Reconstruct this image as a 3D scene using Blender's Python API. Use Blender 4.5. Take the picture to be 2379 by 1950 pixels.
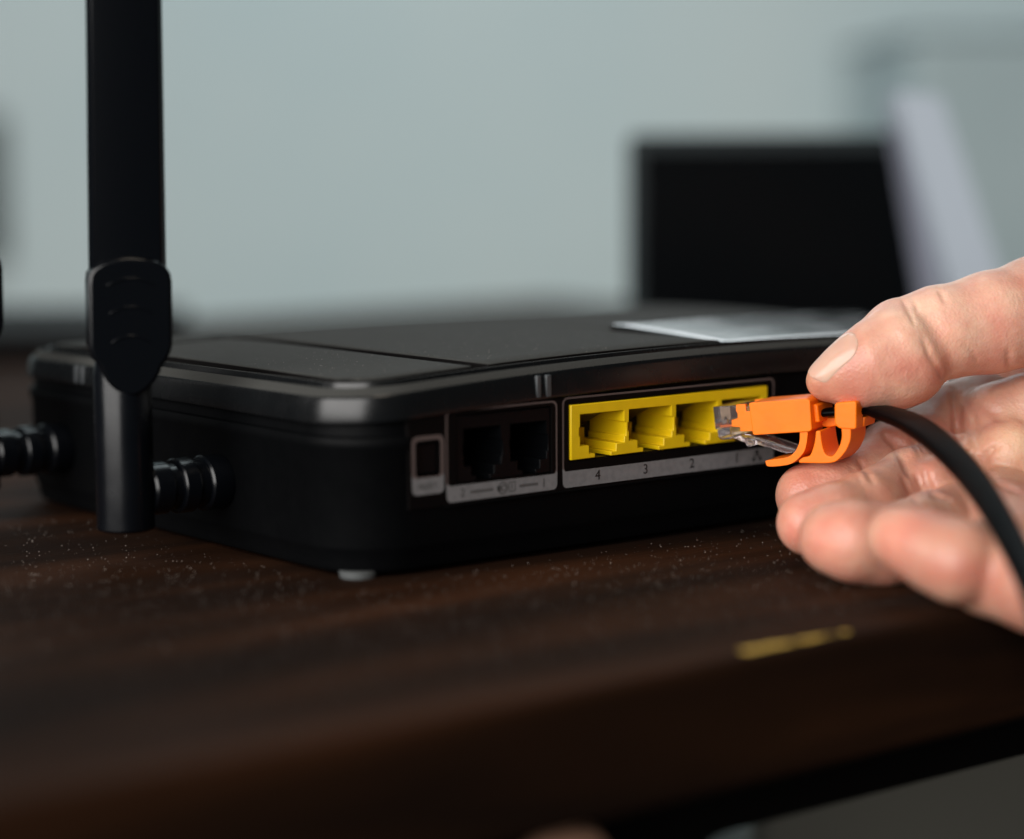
import bpy, bmesh, math, random
import numpy as np
from mathutils import Vector, Matrix
random.seed(7); rng = np.random.default_rng(7)
S = 0.001                                   # every builder below works in millimetres
sc = bpy.context.scene
for o in list(bpy.data.objects): bpy.data.objects.remove(o)

# ---------------------------------------------------------------- camera
CAM_R = Vector((0.78274, -0.62233, -0.00596)); CAM_U = Vector((0.07975, 0.0908, 0.99267)); CAM_F = Vector((0.61722, 0.77747, -0.1207))
cam = bpy.data.cameras.new('camera'); camo = bpy.data.objects.new('camera', cam); sc.collection.objects.link(camo)
M = Matrix((CAM_R, CAM_U, -CAM_F)).transposed().to_4x4(); M.translation = Vector((-258.315, -377.443, 87.816)) * S
camo.matrix_world = M
cam.sensor_width = 36.0; cam.lens = 5400 / 2379 * 36; cam.clip_start = 0.01; cam.clip_end = 50
cam.dof.use_dof = True; cam.dof.focus_distance = 0.505; cam.dof.aperture_fstop = 4.9
sc.camera = camo
# ---------------------------------------------------------------- room light
w = bpy.data.worlds.new('World'); sc.world = w; w.use_nodes = True
w.node_tree.nodes['Background'].inputs[0].default_value = (0.80, 0.92, 1.0, 1)
w.node_tree.nodes['Background'].inputs[1].default_value = 0.035
def area(name, loc, target, sx, sy, power, col):
    l = bpy.data.lights.new(name, 'AREA'); l.shape = 'RECTANGLE'; l.size = sx; l.size_y = sy; l.energy = power; l.color = col
    o = bpy.data.objects.new(name, l); sc.collection.objects.link(o); o.location = Vector(loc)
    o.rotation_euler = (Vector(target) - Vector(loc)).to_track_quat('-Z', 'Y').to_euler()
    return o
area('window_light', (-1.45, -0.36, 0.58), (0.05, 0.0, 0.02), 2.1, 1.2, 57, (1.0, 0.975, 0.95))
area('wall_fill', (0.75, 1.0, 1.75), (1.25, 1.75, 0.1), 1.6, 0.5, 15.5, (0.84, 0.97, 1.0))  # unseen lamp added to light the wall from above
area('low_warm_fill', (0.95, 0.95, -0.25), (1.25, 1.75, 0.0), 0.5, 0.3, 1.5, (1.0, 0.84, 0.68))  # unseen lamp added for a warm gradient low on the wall
area('lid_streak_fill', (1.48, 1.52, 0.60), (0.12, 0.02, 0.03), 1.0, 0.36, 3.0, (0.94, 0.97, 1.0))  # no known window: lamp added for the bright streak on the glossy lid
area('ceiling_light', (-0.1, -0.5, 1.3), (0.12, -0.02, 0.03), 0.4, 0.4, 3.0, (1.0, 0.86, 0.70))
sc.view_settings.view_transform = 'Standard'; sc.view_settings.look = 'None'; sc.view_settings.exposure = 0.0; sc.view_settings.gamma = 1
sc.cycles.use_denoising = True
sc.cycles.max_bounces = 10; sc.cycles.transmission_bounces = 10

# ---------------------------------------------------------------- materials
def mat(name, col, rough=0.5, metal=0.0, spec=0.5, bump=None, col2=None, cscale=60, rvar=0.0, trans=0.0, coat=0.0, sss=0.0, ior=1.45):
    m = bpy.data.materials.new(name); m.use_nodes = True; nt = m.node_tree; p = nt.nodes['Principled BSDF']
    p.inputs['Base Color'].default_value = (*col, 1); p.inputs['Roughness'].default_value = rough
    p.inputs['Metallic'].default_value = metal; p.inputs['Specular IOR Level'].default_value = spec
    p.inputs['Transmission Weight'].default_value = trans; p.inputs['Coat Weight'].default_value = coat; p.inputs['IOR'].default_value = ior
    tc = nt.nodes.new('ShaderNodeTexCoord')
    if sss:
        p.inputs['Subsurface Weight'].default_value = sss; p.inputs['Subsurface Radius'].default_value = (1, .35, .18); p.inputs['Subsurface Scale'].default_value = 0.0016
    if col2 is not None or rvar:
        n = nt.nodes.new('ShaderNodeTexNoise'); n.inputs['Scale'].default_value = cscale; n.inputs['Detail'].default_value = 5
        nt.links.new(tc.outputs['Object'], n.inputs['Vector'])
        if col2 is not None:
            r = nt.nodes.new('ShaderNodeValToRGB'); r.color_ramp.elements[0].color = (*col, 1); r.color_ramp.elements[1].color = (*col2, 1)
            r.color_ramp.elements[0].position = .35; r.color_ramp.elements[1].position = .65
            nt.links.new(n.outputs['Fac'], r.inputs['Fac']); nt.links.new(r.outputs['Color'], p.inputs['Base Color'])
        if rvar:
            mr = nt.nodes.new('ShaderNodeMapRange'); mr.inputs['From Min'].default_value = .3; mr.inputs['From Max'].default_value = .7
            mr.inputs['To Min'].default_value = rough - rvar; mr.inputs['To Max'].default_value = rough + rvar
            nt.links.new(n.outputs['Fac'], mr.inputs['Value']); nt.links.new(mr.outputs['Result'], p.inputs['Roughness'])
    if bump:
        kind, scale, dist = bump
        n = nt.nodes.new('ShaderNodeTexVoronoi' if kind == 'cells' else 'ShaderNodeTexNoise'); n.inputs['Scale'].default_value = scale
        nt.links.new(tc.outputs['Object'], n.inputs['Vector'])
        b = nt.nodes.new('ShaderNodeBump'); b.inputs['Strength'].default_value = 1; b.inputs['Distance'].default_value = dist * S
        nt.links.new(n.outputs['Distance' if kind == 'cells' else 'Fac'], b.inputs['Height']); nt.links.new(b.outputs['Normal'], p.inputs['Normal'])
    return m
M_body = mat('black_plastic', (.0018, .0020, .0023), .5, spec=.06, bump=('cells', 1500, .012), rvar=.05, cscale=300)
M_lid = mat('black_lid_plastic', (.004, .0045, .005), .26, spec=.48, bump=('noise', 2500, .006), rvar=.04, cscale=200)
M_top = mat('textured_black_plastic', (.047, .047, .044), .75, spec=.05, bump=('cells', 1700, .05), rvar=.04, cscale=500)
M_gloss = mat('glossy_black_plastic', (.006, .007, .008), .14, coat=.4, rvar=.04, cscale=90)
M_plate = mat('port_plate_plastic', (.0025, .002, .002), .6, spec=.08, bump=('noise', 1800, .01))
M_ant = mat('antenna_plastic', (.0018, .0024, .0036), .25, spec=.42, bump=('noise', 1500, .006), rvar=.03, cscale=150)
M_ant2 = mat('antenna_blade_plastic', (.0015, .002, .003), .20, spec=.4, bump=('noise', 1500, .004))
M_print = mat('grey_print', (.15, .147, .15), .6, spec=.2, col2=(.18, .176, .18), cscale=900)
M_line = mat('grey_line_print', (.10, .075, .07), .6, spec=.2)
M_ink = mat('black_ink', (.010, .010, .010), .5)
M_greyink = mat('grey_ink', (.07, .07, .07), .5)
M_yel = mat('yellow_plastic', (.74, .50, .004), .40, bump=('noise', 900, .03), col2=(.68, .45, .0035), cscale=200)
M_phone = mat('phone_socket_plastic', (.002, .0023, .0028), .3, spec=.12)
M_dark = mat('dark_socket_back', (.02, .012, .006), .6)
M_gold = mat('gold_contact', (.20, .15, .10), .35, metal=.8)
M_org = mat('orange_plastic', (.90, .185, .003), .40, spec=.35, bump=('noise', 700, .03), col2=(.86, .165, .003), cscale=150)
M_clear = mat('clear_polycarbonate', (.88, .80, .79), .06, trans=.96, ior=1.5)
M_wire = [mat('conductor_' + n_, c_, .5) for n_, c_ in (('brown', (.16, .06, .03)), ('white', (.5, .46, .42)), ('orange', (.7, .22, .04)), ('blue', (.03, .06, .2)))]
M_cable = mat('black_cable_sheath', (.0010, .0011, .0014), .33, spec=.05, bump=('noise', 1300, .03), rvar=.06, cscale=80)
M_seam = mat('seam_plastic', (.05, .055, .058), .4)
M_silver = mat('silver', (.82, .80, .76), .22, metal=1)
M_foot = mat('grey_rubber_foot', (.06, .065, .065), .7)
M_nail = mat('fingernail', (.60, .35, .265), .22, col2=(.64, .40, .30), cscale=90, sss=.3)
M_screen = mat('dark_screen', (.0025, .003, .0035), .18, spec=.12)
M_bezel = mat('grey_bezel', (.022, .028, .030), .7, spec=.1)
M_white = mat('white_card', (.37, .42, .48), .8, col2=(.34, .39, .45), cscale=8)
M_leaf = mat('shaded_side_card', (.17, .18, .225), .7)  # side face of the board, its shade put into a darker colour
M_side = mat('shaded_floor_grey', (.15, .148, .13), .8, spec=.2)
M_cab = mat('grey_green_paint', (.39, .48, .50), .7, spec=.2, col2=(.34, .43, .45), cscale=6)
M_floor = mat('grey_floor', (.075, .068, .052), .8, col2=(.09, .082, .064), cscale=4)
M_wall = mat('wall_paint', (.47, .575, .60), .8, col2=(.53, .61, .62), cscale=2.2)
M_leg = mat('light_wood', (.26, .14, .09), .7)
M_paint = mat('ochre_paint_chip', (.80, .52, .08), .6, col2=(.50, .30, .03), cscale=700)
M_dust = mat('pale_dust', (.52, .46, .41), .8)

def wood():
    m = bpy.data.materials.new('dark_stained_wood'); m.use_nodes = True; nt = m.node_tree; p = nt.nodes['Principled BSDF']
    tc = nt.nodes.new('ShaderNodeTexCoord'); mp = nt.nodes.new('ShaderNodeMapping'); nt.links.new(tc.outputs['Object'], mp.inputs['Vector'])
    mp.inputs['Scale'].default_value = (3.2, 26, 26); mp.inputs['Rotation'].default_value = (0, 0, math.radians(5))
    n = nt.nodes.new('ShaderNodeTexNoise'); n.inputs['Scale'].default_value = 1.4; n.inputs['Detail'].default_value = 7; n.inputs['Distortion'].default_value = .7
    nt.links.new(mp.outputs['Vector'], n.inputs['Vector'])
    r = nt.nodes.new('ShaderNodeValToRGB'); e = r.color_ramp.elements
    e[0].position = .32; e[0].color = (.006, .0034, .0024, 1); e[1].position = .70; e[1].color = (.046, .0175, .0075, 1)
    x = e.new(.5); x.color = (.017, .0072, .0035, 1)
    nt.links.new(n.outputs['Fac'], r.inputs['Fac']); nt.links.new(r.outputs['Color'], p.inputs['Base Color'])
    mp2 = nt.nodes.new('ShaderNodeMapping'); mp2.inputs['Scale'].default_value = (60, 700, 700); nt.links.new(tc.outputs['Object'], mp2.inputs['Vector'])
    n2 = nt.nodes.new('ShaderNodeTexNoise'); n2.inputs['Scale'].default_value = 1; n2.inputs['Detail'].default_value = 4; nt.links.new(mp2.outputs['Vector'], n2.inputs['Vector'])
    b = nt.nodes.new('ShaderNodeBump'); b.inputs['Distance'].default_value = .00012; nt.links.new(n2.outputs['Fac'], b.inputs['Height']); nt.links.new(b.outputs['Normal'], p.inputs['Normal'])
    mr = nt.nodes.new('ShaderNodeMapRange'); mr.inputs['To Min'].default_value = .80; mr.inputs['To Max'].default_value = .66
    nt.links.new(n.outputs['Fac'], mr.inputs['Value']); nt.links.new(mr.outputs['Result'], p.inputs['Roughness'])
    p.inputs['Specular IOR Level'].default_value = .05
    return m
M_wood = wood()

def skin():
    m = bpy.data.materials.new('skin'); m.use_nodes = True; nt = m.node_tree; p = nt.nodes['Principled BSDF']
    tc = nt.nodes.new('ShaderNodeTexCoord')
    at = nt.nodes.new('ShaderNodeAttribute'); at.attribute_name = 'tone'
    n = nt.nodes.new('ShaderNodeTexNoise'); n.inputs['Scale'].default_value = 130; n.inputs['Detail'].default_value = 5; nt.links.new(tc.outputs['Object'], n.inputs['Vector'])
    mx = nt.nodes.new('ShaderNodeMix'); mx.data_type = 'RGBA'; mx.blend_type = 'MULTIPLY'; mx.inputs[0].default_value = 1
    r = nt.nodes.new('ShaderNodeValToRGB'); r.color_ramp.elements[0].color = (.90, .80, .78, 1); r.color_ramp.elements[1].color = (1, 1, .97, 1)
    r.color_ramp.elements[0].position = .35; r.color_ramp.elements[1].position = .6
    nt.links.new(n.outputs['Fac'], r.inputs['Fac']); nt.links.new(at.outputs['Color'], mx.inputs[6]); nt.links.new(r.outputs['Color'], mx.inputs[7])
    nt.links.new(mx.outputs[2], p.inputs['Base Color'])
    p.inputs['Roughness'].default_value = .43; p.inputs['Specular IOR Level'].default_value = .55
    p.inputs['Subsurface Weight'].default_value = .55; p.inputs['Subsurface Radius'].default_value = (1, .36, .2); p.inputs['Subsurface Scale'].default_value = .0015
    v = nt.nodes.new('ShaderNodeTexVoronoi'); v.inputs['Scale'].default_value = 1500; nt.links.new(tc.outputs['Object'], v.inputs['Vector'])
    n2 = nt.nodes.new('ShaderNodeTexNoise'); n2.inputs['Scale'].default_value = 420; n2.inputs['Detail'].default_value = 4; nt.links.new(tc.outputs['Object'], n2.inputs['Vector'])
    ad = nt.nodes.new('ShaderNodeMath'); ad.operation = 'MULTIPLY_ADD'; ad.inputs[1].default_value = .35; nt.links.new(v.outputs['Distance'], ad.inputs[0]); nt.links.new(n2.outputs['Fac'], ad.inputs[2])
    b = nt.nodes.new('ShaderNodeBump'); b.inputs['Distance'].default_value = .00018; nt.links.new(ad.outputs[0], b.inputs['Height']); nt.links.new(b.outputs['Normal'], p.inputs['Normal'])
    return m
M_skin = skin()

# ---------------------------------------------------------------- helpers
def link(name, me, m, parent=None, smooth=False):
    o = bpy.data.objects.new(name, me); sc.collection.objects.link(o)
    if m: me.materials.append(m)
    if parent: o.parent = parent
    if smooth: smooth_mesh(me)
    return o
def smooth_mesh(me, ang=math.radians(38)):
    me.polygons.foreach_set('use_smooth', [True] * len(me.polygons))
    try: me.set_sharp_from_angle(angle=ang)
    except Exception: pass
def mesh(name, verts, faces, m, parent=None, smooth=True, ang=38):
    me = bpy.data.meshes.new(name); me.from_pydata([(v[0] * S, v[1] * S, v[2] * S) for v in verts], [], faces)
    bm = bmesh.new(); bm.from_mesh(me); bmesh.ops.recalc_face_normals(bm, faces=bm.faces); bm.to_mesh(me); bm.free()
    o = link(name, me, m, parent)
    if smooth: smooth_mesh(me, math.radians(ang))
    return o
def empty(name, loc=(0, 0, 0)):
    o = bpy.data.objects.new(name, None); sc.collection.objects.link(o); o.location = Vector(loc) * S; o.empty_display_size = .01; return o
def tag(o, label=None, cat=None, kind=None, group=None):
    if label: o['label'] = label
    if cat: o['category'] = cat
    if kind: o['kind'] = kind
    if group: o['group'] = group
    return o
def keep(o, parent):                         # parent without moving (parents sit at their own base)
    o.parent = parent; o.matrix_parent_inverse = Matrix.Translation(-Vector(parent.location)); return o
def bev(o, width, seg=2, ang=30):
    b = o.modifiers.new('bevel', 'BEVEL'); b.width = width * S; b.segments = seg; b.limit_method = 'ANGLE'; b.angle_limit = math.radians(ang); b.harden_normals = False
    return o
def box(name, a, b, m, parent=None, bevel=0, seg=2):
    x0, y0, z0 = a; x1, y1, z1 = b
    v = [(x0, y0, z0), (x1, y0, z0), (x1, y1, z0), (x0, y1, z0), (x0, y0, z1), (x1, y0, z1), (x1, y1, z1), (x0, y1, z1)]
    f = [(0, 3, 2, 1), (4, 5, 6, 7), (0, 1, 5, 4), (1, 2, 6, 5), (2, 3, 7, 6), (3, 0, 4, 7)]
    o = mesh(name, v, f, m, parent, smooth=bool(bevel))
    if bevel: bev(o, bevel, seg)
    return o
def extrude(name, pts, origin, ax, ay, az, d0, d1, m, parent=None, bevel=0, seg=2, n_ang=30):
    """2-D outline pts (in ax, ay) swept along az from d0 to d1"""
    O, X, Y, Z = Vector(origin), Vector(ax), Vector(ay), Vector(az)
    n = len(pts); v = [O + X * p[0] + Y * p[1] + Z * d0 for p in pts] + [O + X * p[0] + Y * p[1] + Z * d1 for p in pts]
    f = [tuple(range(n)), tuple(range(2 * n - 1, n - 1, -1))] + [(i, (i + 1) % n, n + (i + 1) % n, n + i) for i in range(n)]
    o = mesh(name, v, f, m, parent)
    if bevel: bev(o, bevel, seg, n_ang)
    return o
def lathe(name, prof, origin, axis, m, parent=None, n=48, cap=True, ang=32):
    """prof: (distance along axis, radius)"""
    A = Vector(axis).normalized(); X = A.orthogonal().normalized(); Y = A.cross(X); O = Vector(origin); v = []; f = []
    for d, r in prof:
        for i in range(n):
            t = 2 * math.pi * i / n; v.append(O + A * d + (X * math.cos(t) + Y * math.sin(t)) * r)
    for k in range(len(prof) - 1):
        for i in range(n): f.append((k * n + i, k * n + (i + 1) % n, (k + 1) * n + (i + 1) % n, (k + 1) * n + i))
    if cap: f.append(tuple(range(n))); f.append(tuple(range((len(prof) - 1) * n, len(prof) * n)))
    return mesh(name, v, f, m, parent, ang=ang)
def apply_mods(o):
    dg = bpy.context.evaluated_depsgraph_get(); dg.update(); me = bpy.data.meshes.new_from_object(o.evaluated_get(dg)); old = o.data; o.modifiers.clear(); o.data = me; bpy.data.meshes.remove(old)
def cut(o, boxes):
    for a, b in boxes:
        c = box('cutter', a, b, None)
        md = o.modifiers.new('cut', 'BOOLEAN'); md.operation = 'DIFFERENCE'; md.object = c; md.solver = 'EXACT'
        apply_mods(o); bpy.data.objects.remove(c)
    smooth_mesh(o.data)
def text(name, s, size, origin, m, parent, th=.03, align='CENTER'):
    cu = bpy.data.curves.new(name, 'FONT'); cu.body = s; cu.size = size * S; cu.extrude = th * S; cu.align_x = align; cu.align_y = 'CENTER'
    o = bpy.data.objects.new(name, cu); sc.collection.objects.link(o)
    dg = bpy.context.evaluated_depsgraph_get(); me = bpy.data.meshes.new_from_object(o.evaluated_get(dg)); bpy.data.objects.remove(o)
    me.materials.clear(); q = link(name, me, m, parent); q.location = Vector(origin) * S; q.rotation_euler = (math.pi / 2, 0, 0)
    return q

# ---------------------------------------------------------------- room
room_f = Vector((.6217, .7832, 0)).normalized(); room_r = Vector((.7832, -.6217, 0)).normalized()
def rp(r, f, z): v = Vector((-258, -377, 0)) + room_r * r + room_f * f; return (v.x, v.y, z)
def quad(name, pts, m, kind='structure'):
    o = mesh(name, pts, [(0, 1, 2, 3)], m, smooth=False); tag(o, kind=kind); return o
def room_box(name, r0, r1, f0, f1, z0, z1, m, parent=None, bevel=0):
    v = [rp(r0, f0, z0), rp(r1, f0, z0), rp(r1, f1, z0), rp(r0, f1, z0), rp(r0, f0, z1), rp(r1, f0, z1), rp(r1, f1, z1), rp(r0, f1, z1)]
    f = [(0, 3, 2, 1), (4, 5, 6, 7), (0, 1, 5, 4), (1, 2, 6, 5), (2, 3, 7, 6), (3, 0, 4, 7)]
    o = mesh(name, v, f, m, parent, smooth=bool(bevel))
    if bevel: bev(o, bevel, 3)
    return o
room_box('wall', -2600, 2600, 2650, 2760, -760, 2100, M_wall)['kind'] = 'structure'
room_box('floor', -2600, 2600, -1200, 2650, -780, -760, M_floor)['kind'] = 'structure'

# ---------------------------------------------------------------- table
TZ = -1.2
table = tag(empty('table', (100, 300, -760)), 'dark brown stained wooden table under the router, its front edge chipped with ochre paint', 'table')
top = box('tabletop', (-560, -95, -24.6), (560, 620, TZ), M_wood, bevel=1.6, seg=3); keep(top, table)
rail = box('shade_rail', (-520, -78, -39), (520, -58, -24.8), M_plate, bevel=.6); keep(rail, table)  # black rail stands in for the shade under the tabletop
for lx, ly in ((-500, -50), (500, -50), (-500, 580), (500, 580)):
    keep(box('leg', (lx - 20, ly - 20, -760), (lx + 20, ly + 20, -24.9), M_plate, bevel=1), table)
keep(lathe('drawer_knob', [(0, 4), (5, 4), (6, 8), (9, 9), (12, 7.5), (13.5, 4)], (-16.5, -78.3, -34.6), (0, -1, 0), M_leg), table)
def chips():
    v = []; f = []
    for cx, wx, n in ((24, 4.5, 26), (31, 6.5, 12), (37, 4, 4), (44.6, .6, 4)):
        for i in range(n):
            x = cx + (rng.random() - .5) * 2 * wx; a = .2 + rng.random() * .6; k = len(v)
            y0 = -95.35 - rng.random() * .1; h = rng.random() * .3
            # chip wraps over the rounded edge
            ring = [(x - a, -91.3 + rng.random() * .9 - (x - 15) * .03, TZ + .06), (x + a, -91.4 + rng.random() * .9 - (x - 15) * .03, TZ + .06), (x + a, -92.9 - rng.random() * .6, TZ + .05), (x - a, -92.9 - rng.random() * .6, TZ + .05), (x + a * .9, y0 + .2, TZ - .9 - h), (x - a * .9, y0 + .2, TZ - .9 - h)]
            v += ring[:4]; f += [(k, k + 1, k + 2, k + 3)]
    return mesh('paint_mark', v, f, M_paint, smooth=False)
keep(chips(), table)
# dust lying on the table
def dust():
    v = []; f = []
    def speck(x, y, r):
        k = len(v); h = r * .9; z = TZ + .01
        a = rng.random() * 3
        for t in range(4): v.append((x + r * math.cos(a + t * 1.57), y + r * math.sin(a + t * 1.57) * .7, z + h * (.3 + .3 * rng.random())))
        v.append((x, y, z + h)); v.append((x, y, z))
        for t in range(4): f.append((k + t, k + (t + 1) % 4, k + 4)); f.append((k + (t + 1) % 4, k + t, k + 5))
    n = 0
    while n < 4600:
        x = rng.uniform(-160, 160); y = rng.uniform(-80, 120)
        if -1 < x < 211 and -1 < y < 152: continue
        d = abs(x * .617 + y * .777 + 10)
        if rng.random() > .25 + .75 * math.exp(-(d / 60) ** 2): continue
        speck(x, y, .045 + .13 * rng.random() ** 2.4); n += 1
    for _ in range(9):                                    # a few fibres among the specks
        x, y = rng.uniform(-110, -30), rng.uniform(20, 60); a = rng.random() * 6.28; pts = []
        for k in range(7): pts.append((x, y, TZ + .06 + .12 * math.sin(k * .5))); a += rng.uniform(-.6, .6); x += .55 * math.cos(a); y += .55 * math.sin(a)
        b = len(v)
        for p in pts: v.extend([(p[0] - .022, p[1], p[2]), (p[0], p[1] + .03, p[2] + .03), (p[0] + .022, p[1], p[2])])
        for k in range(6):
            for q in range(3): f.append((b + k * 3 + q, b + k * 3 + (q + 1) % 3, b + k * 3 + 3 + (q + 1) % 3, b + k * 3 + 3 + q))
    return mesh('table_dust', v, f, M_dust, smooth=False)
tag(dust(), 'fine pale dust specks scattered over the dark wooden tabletop in front of the router', 'dust', kind='stuff')

# ---------------------------------------------------------------- background things
mon = tag(empty('monitor', rp(100, 911, TZ)), 'blurred dark screen with grey bezel standing on the table behind the router', 'monitor')
keep(room_box('bezel', 45.8, 163, 906.3, 918, TZ + .2, 88.6, M_bezel, bevel=4), mon)
keep(room_box('screen', 50.6, 158, 903.4, 906.0, 6, 82.6, M_screen, bevel=.6), mon)
bd = tag(empty('leaning_board', (380, 170, TZ)), 'blurred pale lilac board leaning beside the dark screen', 'board')
def board():
    P = [(385.7, 207.0, 103.6), (398.5, 196.5, 101.6), (410.1, 159.0, -1.0), (393.0, 172.5, -1.0)]
    Q = [(p[0] + 8, p[1] + 12, p[2] - (2 if p[2] > 20 else 0)) for p in P]
    return mesh('panel', P + Q, [(0, 1, 2, 3), (7, 6, 5, 4), (0, 3, 7, 4), (1, 5, 6, 2), (0, 4, 5, 1), (3, 2, 6, 7)], M_white, smooth=False)
def leaf():
    P = [(396.2, 220.4, 94.4), (387.8, 207.8, 102.9), (401.9, 171.8, -1.0), (401.5, 201.4, -1.0)]; Q = [(p[0] + 1.0, p[1] + 1.3, p[2]) for p in P]
    return mesh('shaded_side', P + Q, [(0, 1, 2, 3), (7, 6, 5, 4), (0, 3, 7, 4), (1, 5, 6, 2), (0, 4, 5, 1), (3, 2, 6, 7)], M_leaf, smooth=False)
lf = leaf(); lf['label'] = 'side face of the board, its shade put into darker blue grey'; keep(lf, bd)
keep(board(), bd)
cab = tag(empty('cabinet', rp(430, 1650, -760)), 'blurred grey green cabinet standing right of the leaning board by the wall', 'cabinet')
keep(room_box('carcass', 268, 900, 1560, 1900, -760, 152, M_cab, bevel=6), cab)
keep(room_box('worktop', 264, 904, 1552, 1905, 152.5, 158, M_cab, bevel=2), cab)
side = tag(empty('floor_stand_in', rp(425, 1450, -760)), 'blurred warm grey block added in place of shaded floor, seen under the table at lower right', 'floor_stand_in')  # added block covers the bright wall and stands in for shaded floor
keep(room_box('carcass', 150, 1100, 1400, 1540, -760, -130, M_side, bevel=4), side); keep(room_box('top', 146, 1106, 1394, 1545, -129.5, -112, M_side, bevel=3), side)
sb = tag(empty('shade_block', rp(-120, 1400, -760)), 'blurred black block added as the shade beneath the dark table', 'box')  # black block added to darken the view beneath the table
keep(room_box('shade_block_body', -500, 128, 1380, 1520, -760, -120, M_plate, bevel=4), sb); keep(room_box('shade_block_cap', -504, 132, 1376, 1524, -119.5, -96, M_plate, bevel=4), sb)
lap = tag(empty('closed_laptop', rp(-175, 1000, TZ)), 'blurred black closed laptop lying flat at the far left end of the table', 'laptop')
keep(room_box('base', -330, -152, 930, 1090, TZ + .3, 6.0, M_plate, bevel=2), lap)
keep(room_box('lid', -330, -152, 930, 1090, 6.3, 10.5, M_plate, bevel=1.4), lap)
fr = tag(empty('picture_frame', rp(-640, 2640, 60)), 'blurred dark picture frame hanging on the pale wall at the far left', 'picture frame')
keep(room_box('frame', -880, -575, 2632, 2648, -52, 116, M_bezel, bevel=3), fr)
keep(room_box('picture', -866, -589, 2629, 2631.6, -38, 102, M_screen), fr)

# ---------------------------------------------------------------- router
router = tag(empty('router', (105, 70, TZ)), 'black wireless router with yellow network ports and rounded corners on the dark table', 'router')
def dome(x, y=0): return max(0.0, 1 - ((x - 105) / 105) ** 2) * (1 - .95 * max(0, (y - 80) / 68) ** 1.8)
def outline(d, r0=17.0, x0=0, y0=0, x1=210, y1=151, nc=14, ns=40):
    r = max(r0 - d, .6); a0, b0, a1, b1 = x0 + d, y0 + d, x1 - d, y1 - d; low = []
    for i in range(nc + 1):
        t = math.pi + math.pi / 2 * i / nc; low.append((a0 + r + r * math.cos(t), b0 + r + r * math.sin(t)))
    for i in range(1, ns): low.append((a0 + r + (a1 - a0 - 2 * r) * i / ns, b0))
    for i in range(nc + 1):
        t = 1.5 * math.pi + math.pi / 2 * i / nc; low.append((a1 - r + r * math.cos(t), b0 + r + r * math.sin(t)))
    return low, [(x, b0 + b1 - y) for x, y in low]
def shell(name, prof, m, parent):
    v = []; f = []; n = None
    for d, z, amp in prof:
        lo, hi = outline(d); ring = lo + hi[::-1]; n = len(ring)
        v += [(x, y, z + amp * dome(x, y) - (1.2 * max(0, (y - 95) / 53) ** 2 if z > 34 else 0)) for x, y in ring]
    for k in range(len(prof) - 1):
        for i in range(n): f.append((k * n + i, k * n + (i + 1) % n, (k + 1) * n + (i + 1) % n, (k + 1) * n + i))
    h = n // 2
    for base in (0, (len(prof) - 1) * n):
        for i in range(h - 1): f.append((base + i, base + i + 1, base + n - 2 - i, base + n - 1 - i))
    return mesh(name, v, f, m, parent, ang=40)
body = shell('body', [(7, -.5, 0), (4.0, -.4, 0), (2.6, .2, 0), (2.1, 1.4, 0), (1.9, 3.6, 0), (1.35, 4.4, 0), (1.1, 5.4, 0), (.9, 24.8, 0), (.35, 25.6, 0), (.3, 27.0, 0), (.7, 27.7, 0), (1.5, 28.0, 0), (1.7, 30.4, 3.3)], M_body, None)
cut(body, [((15.5, -2, 13.2), (119, 16, 32.2))])
keep(body, router)
lid = shell('lid', [(2.2, 30.2, 3.4), (.4, 30.2, 3.4), (.05, 30.5, 3.4), (0, 31.0, 3.4), (.6, 34.9, 3.6), (.72, 35.35, 3.6), (1.0, 35.75, 3.6), (1.4, 36.05, 3.6), (2.0, 36.75, 3.5), (2.9, 37.35, 3.2), (3.05, 37.1, 3.2), (3.1, 35.4, 3.0), (4.9, 35.4, 3.0), (5.0, 37.9, 3.0), (5.12, 38.1, 3.0), (5.5, 38.15, 3.0), (5.62, 37.9, 3.0), (5.67, 35.4, 3.0), (9, 35.4, 3.0)], M_lid, None); keep(lid, router)
lid.data.materials.append(M_top)
for pg in lid.data.polygons:
    if pg.normal.z > .6 and pg.center.z > .0355: pg.material_index = 1
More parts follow.
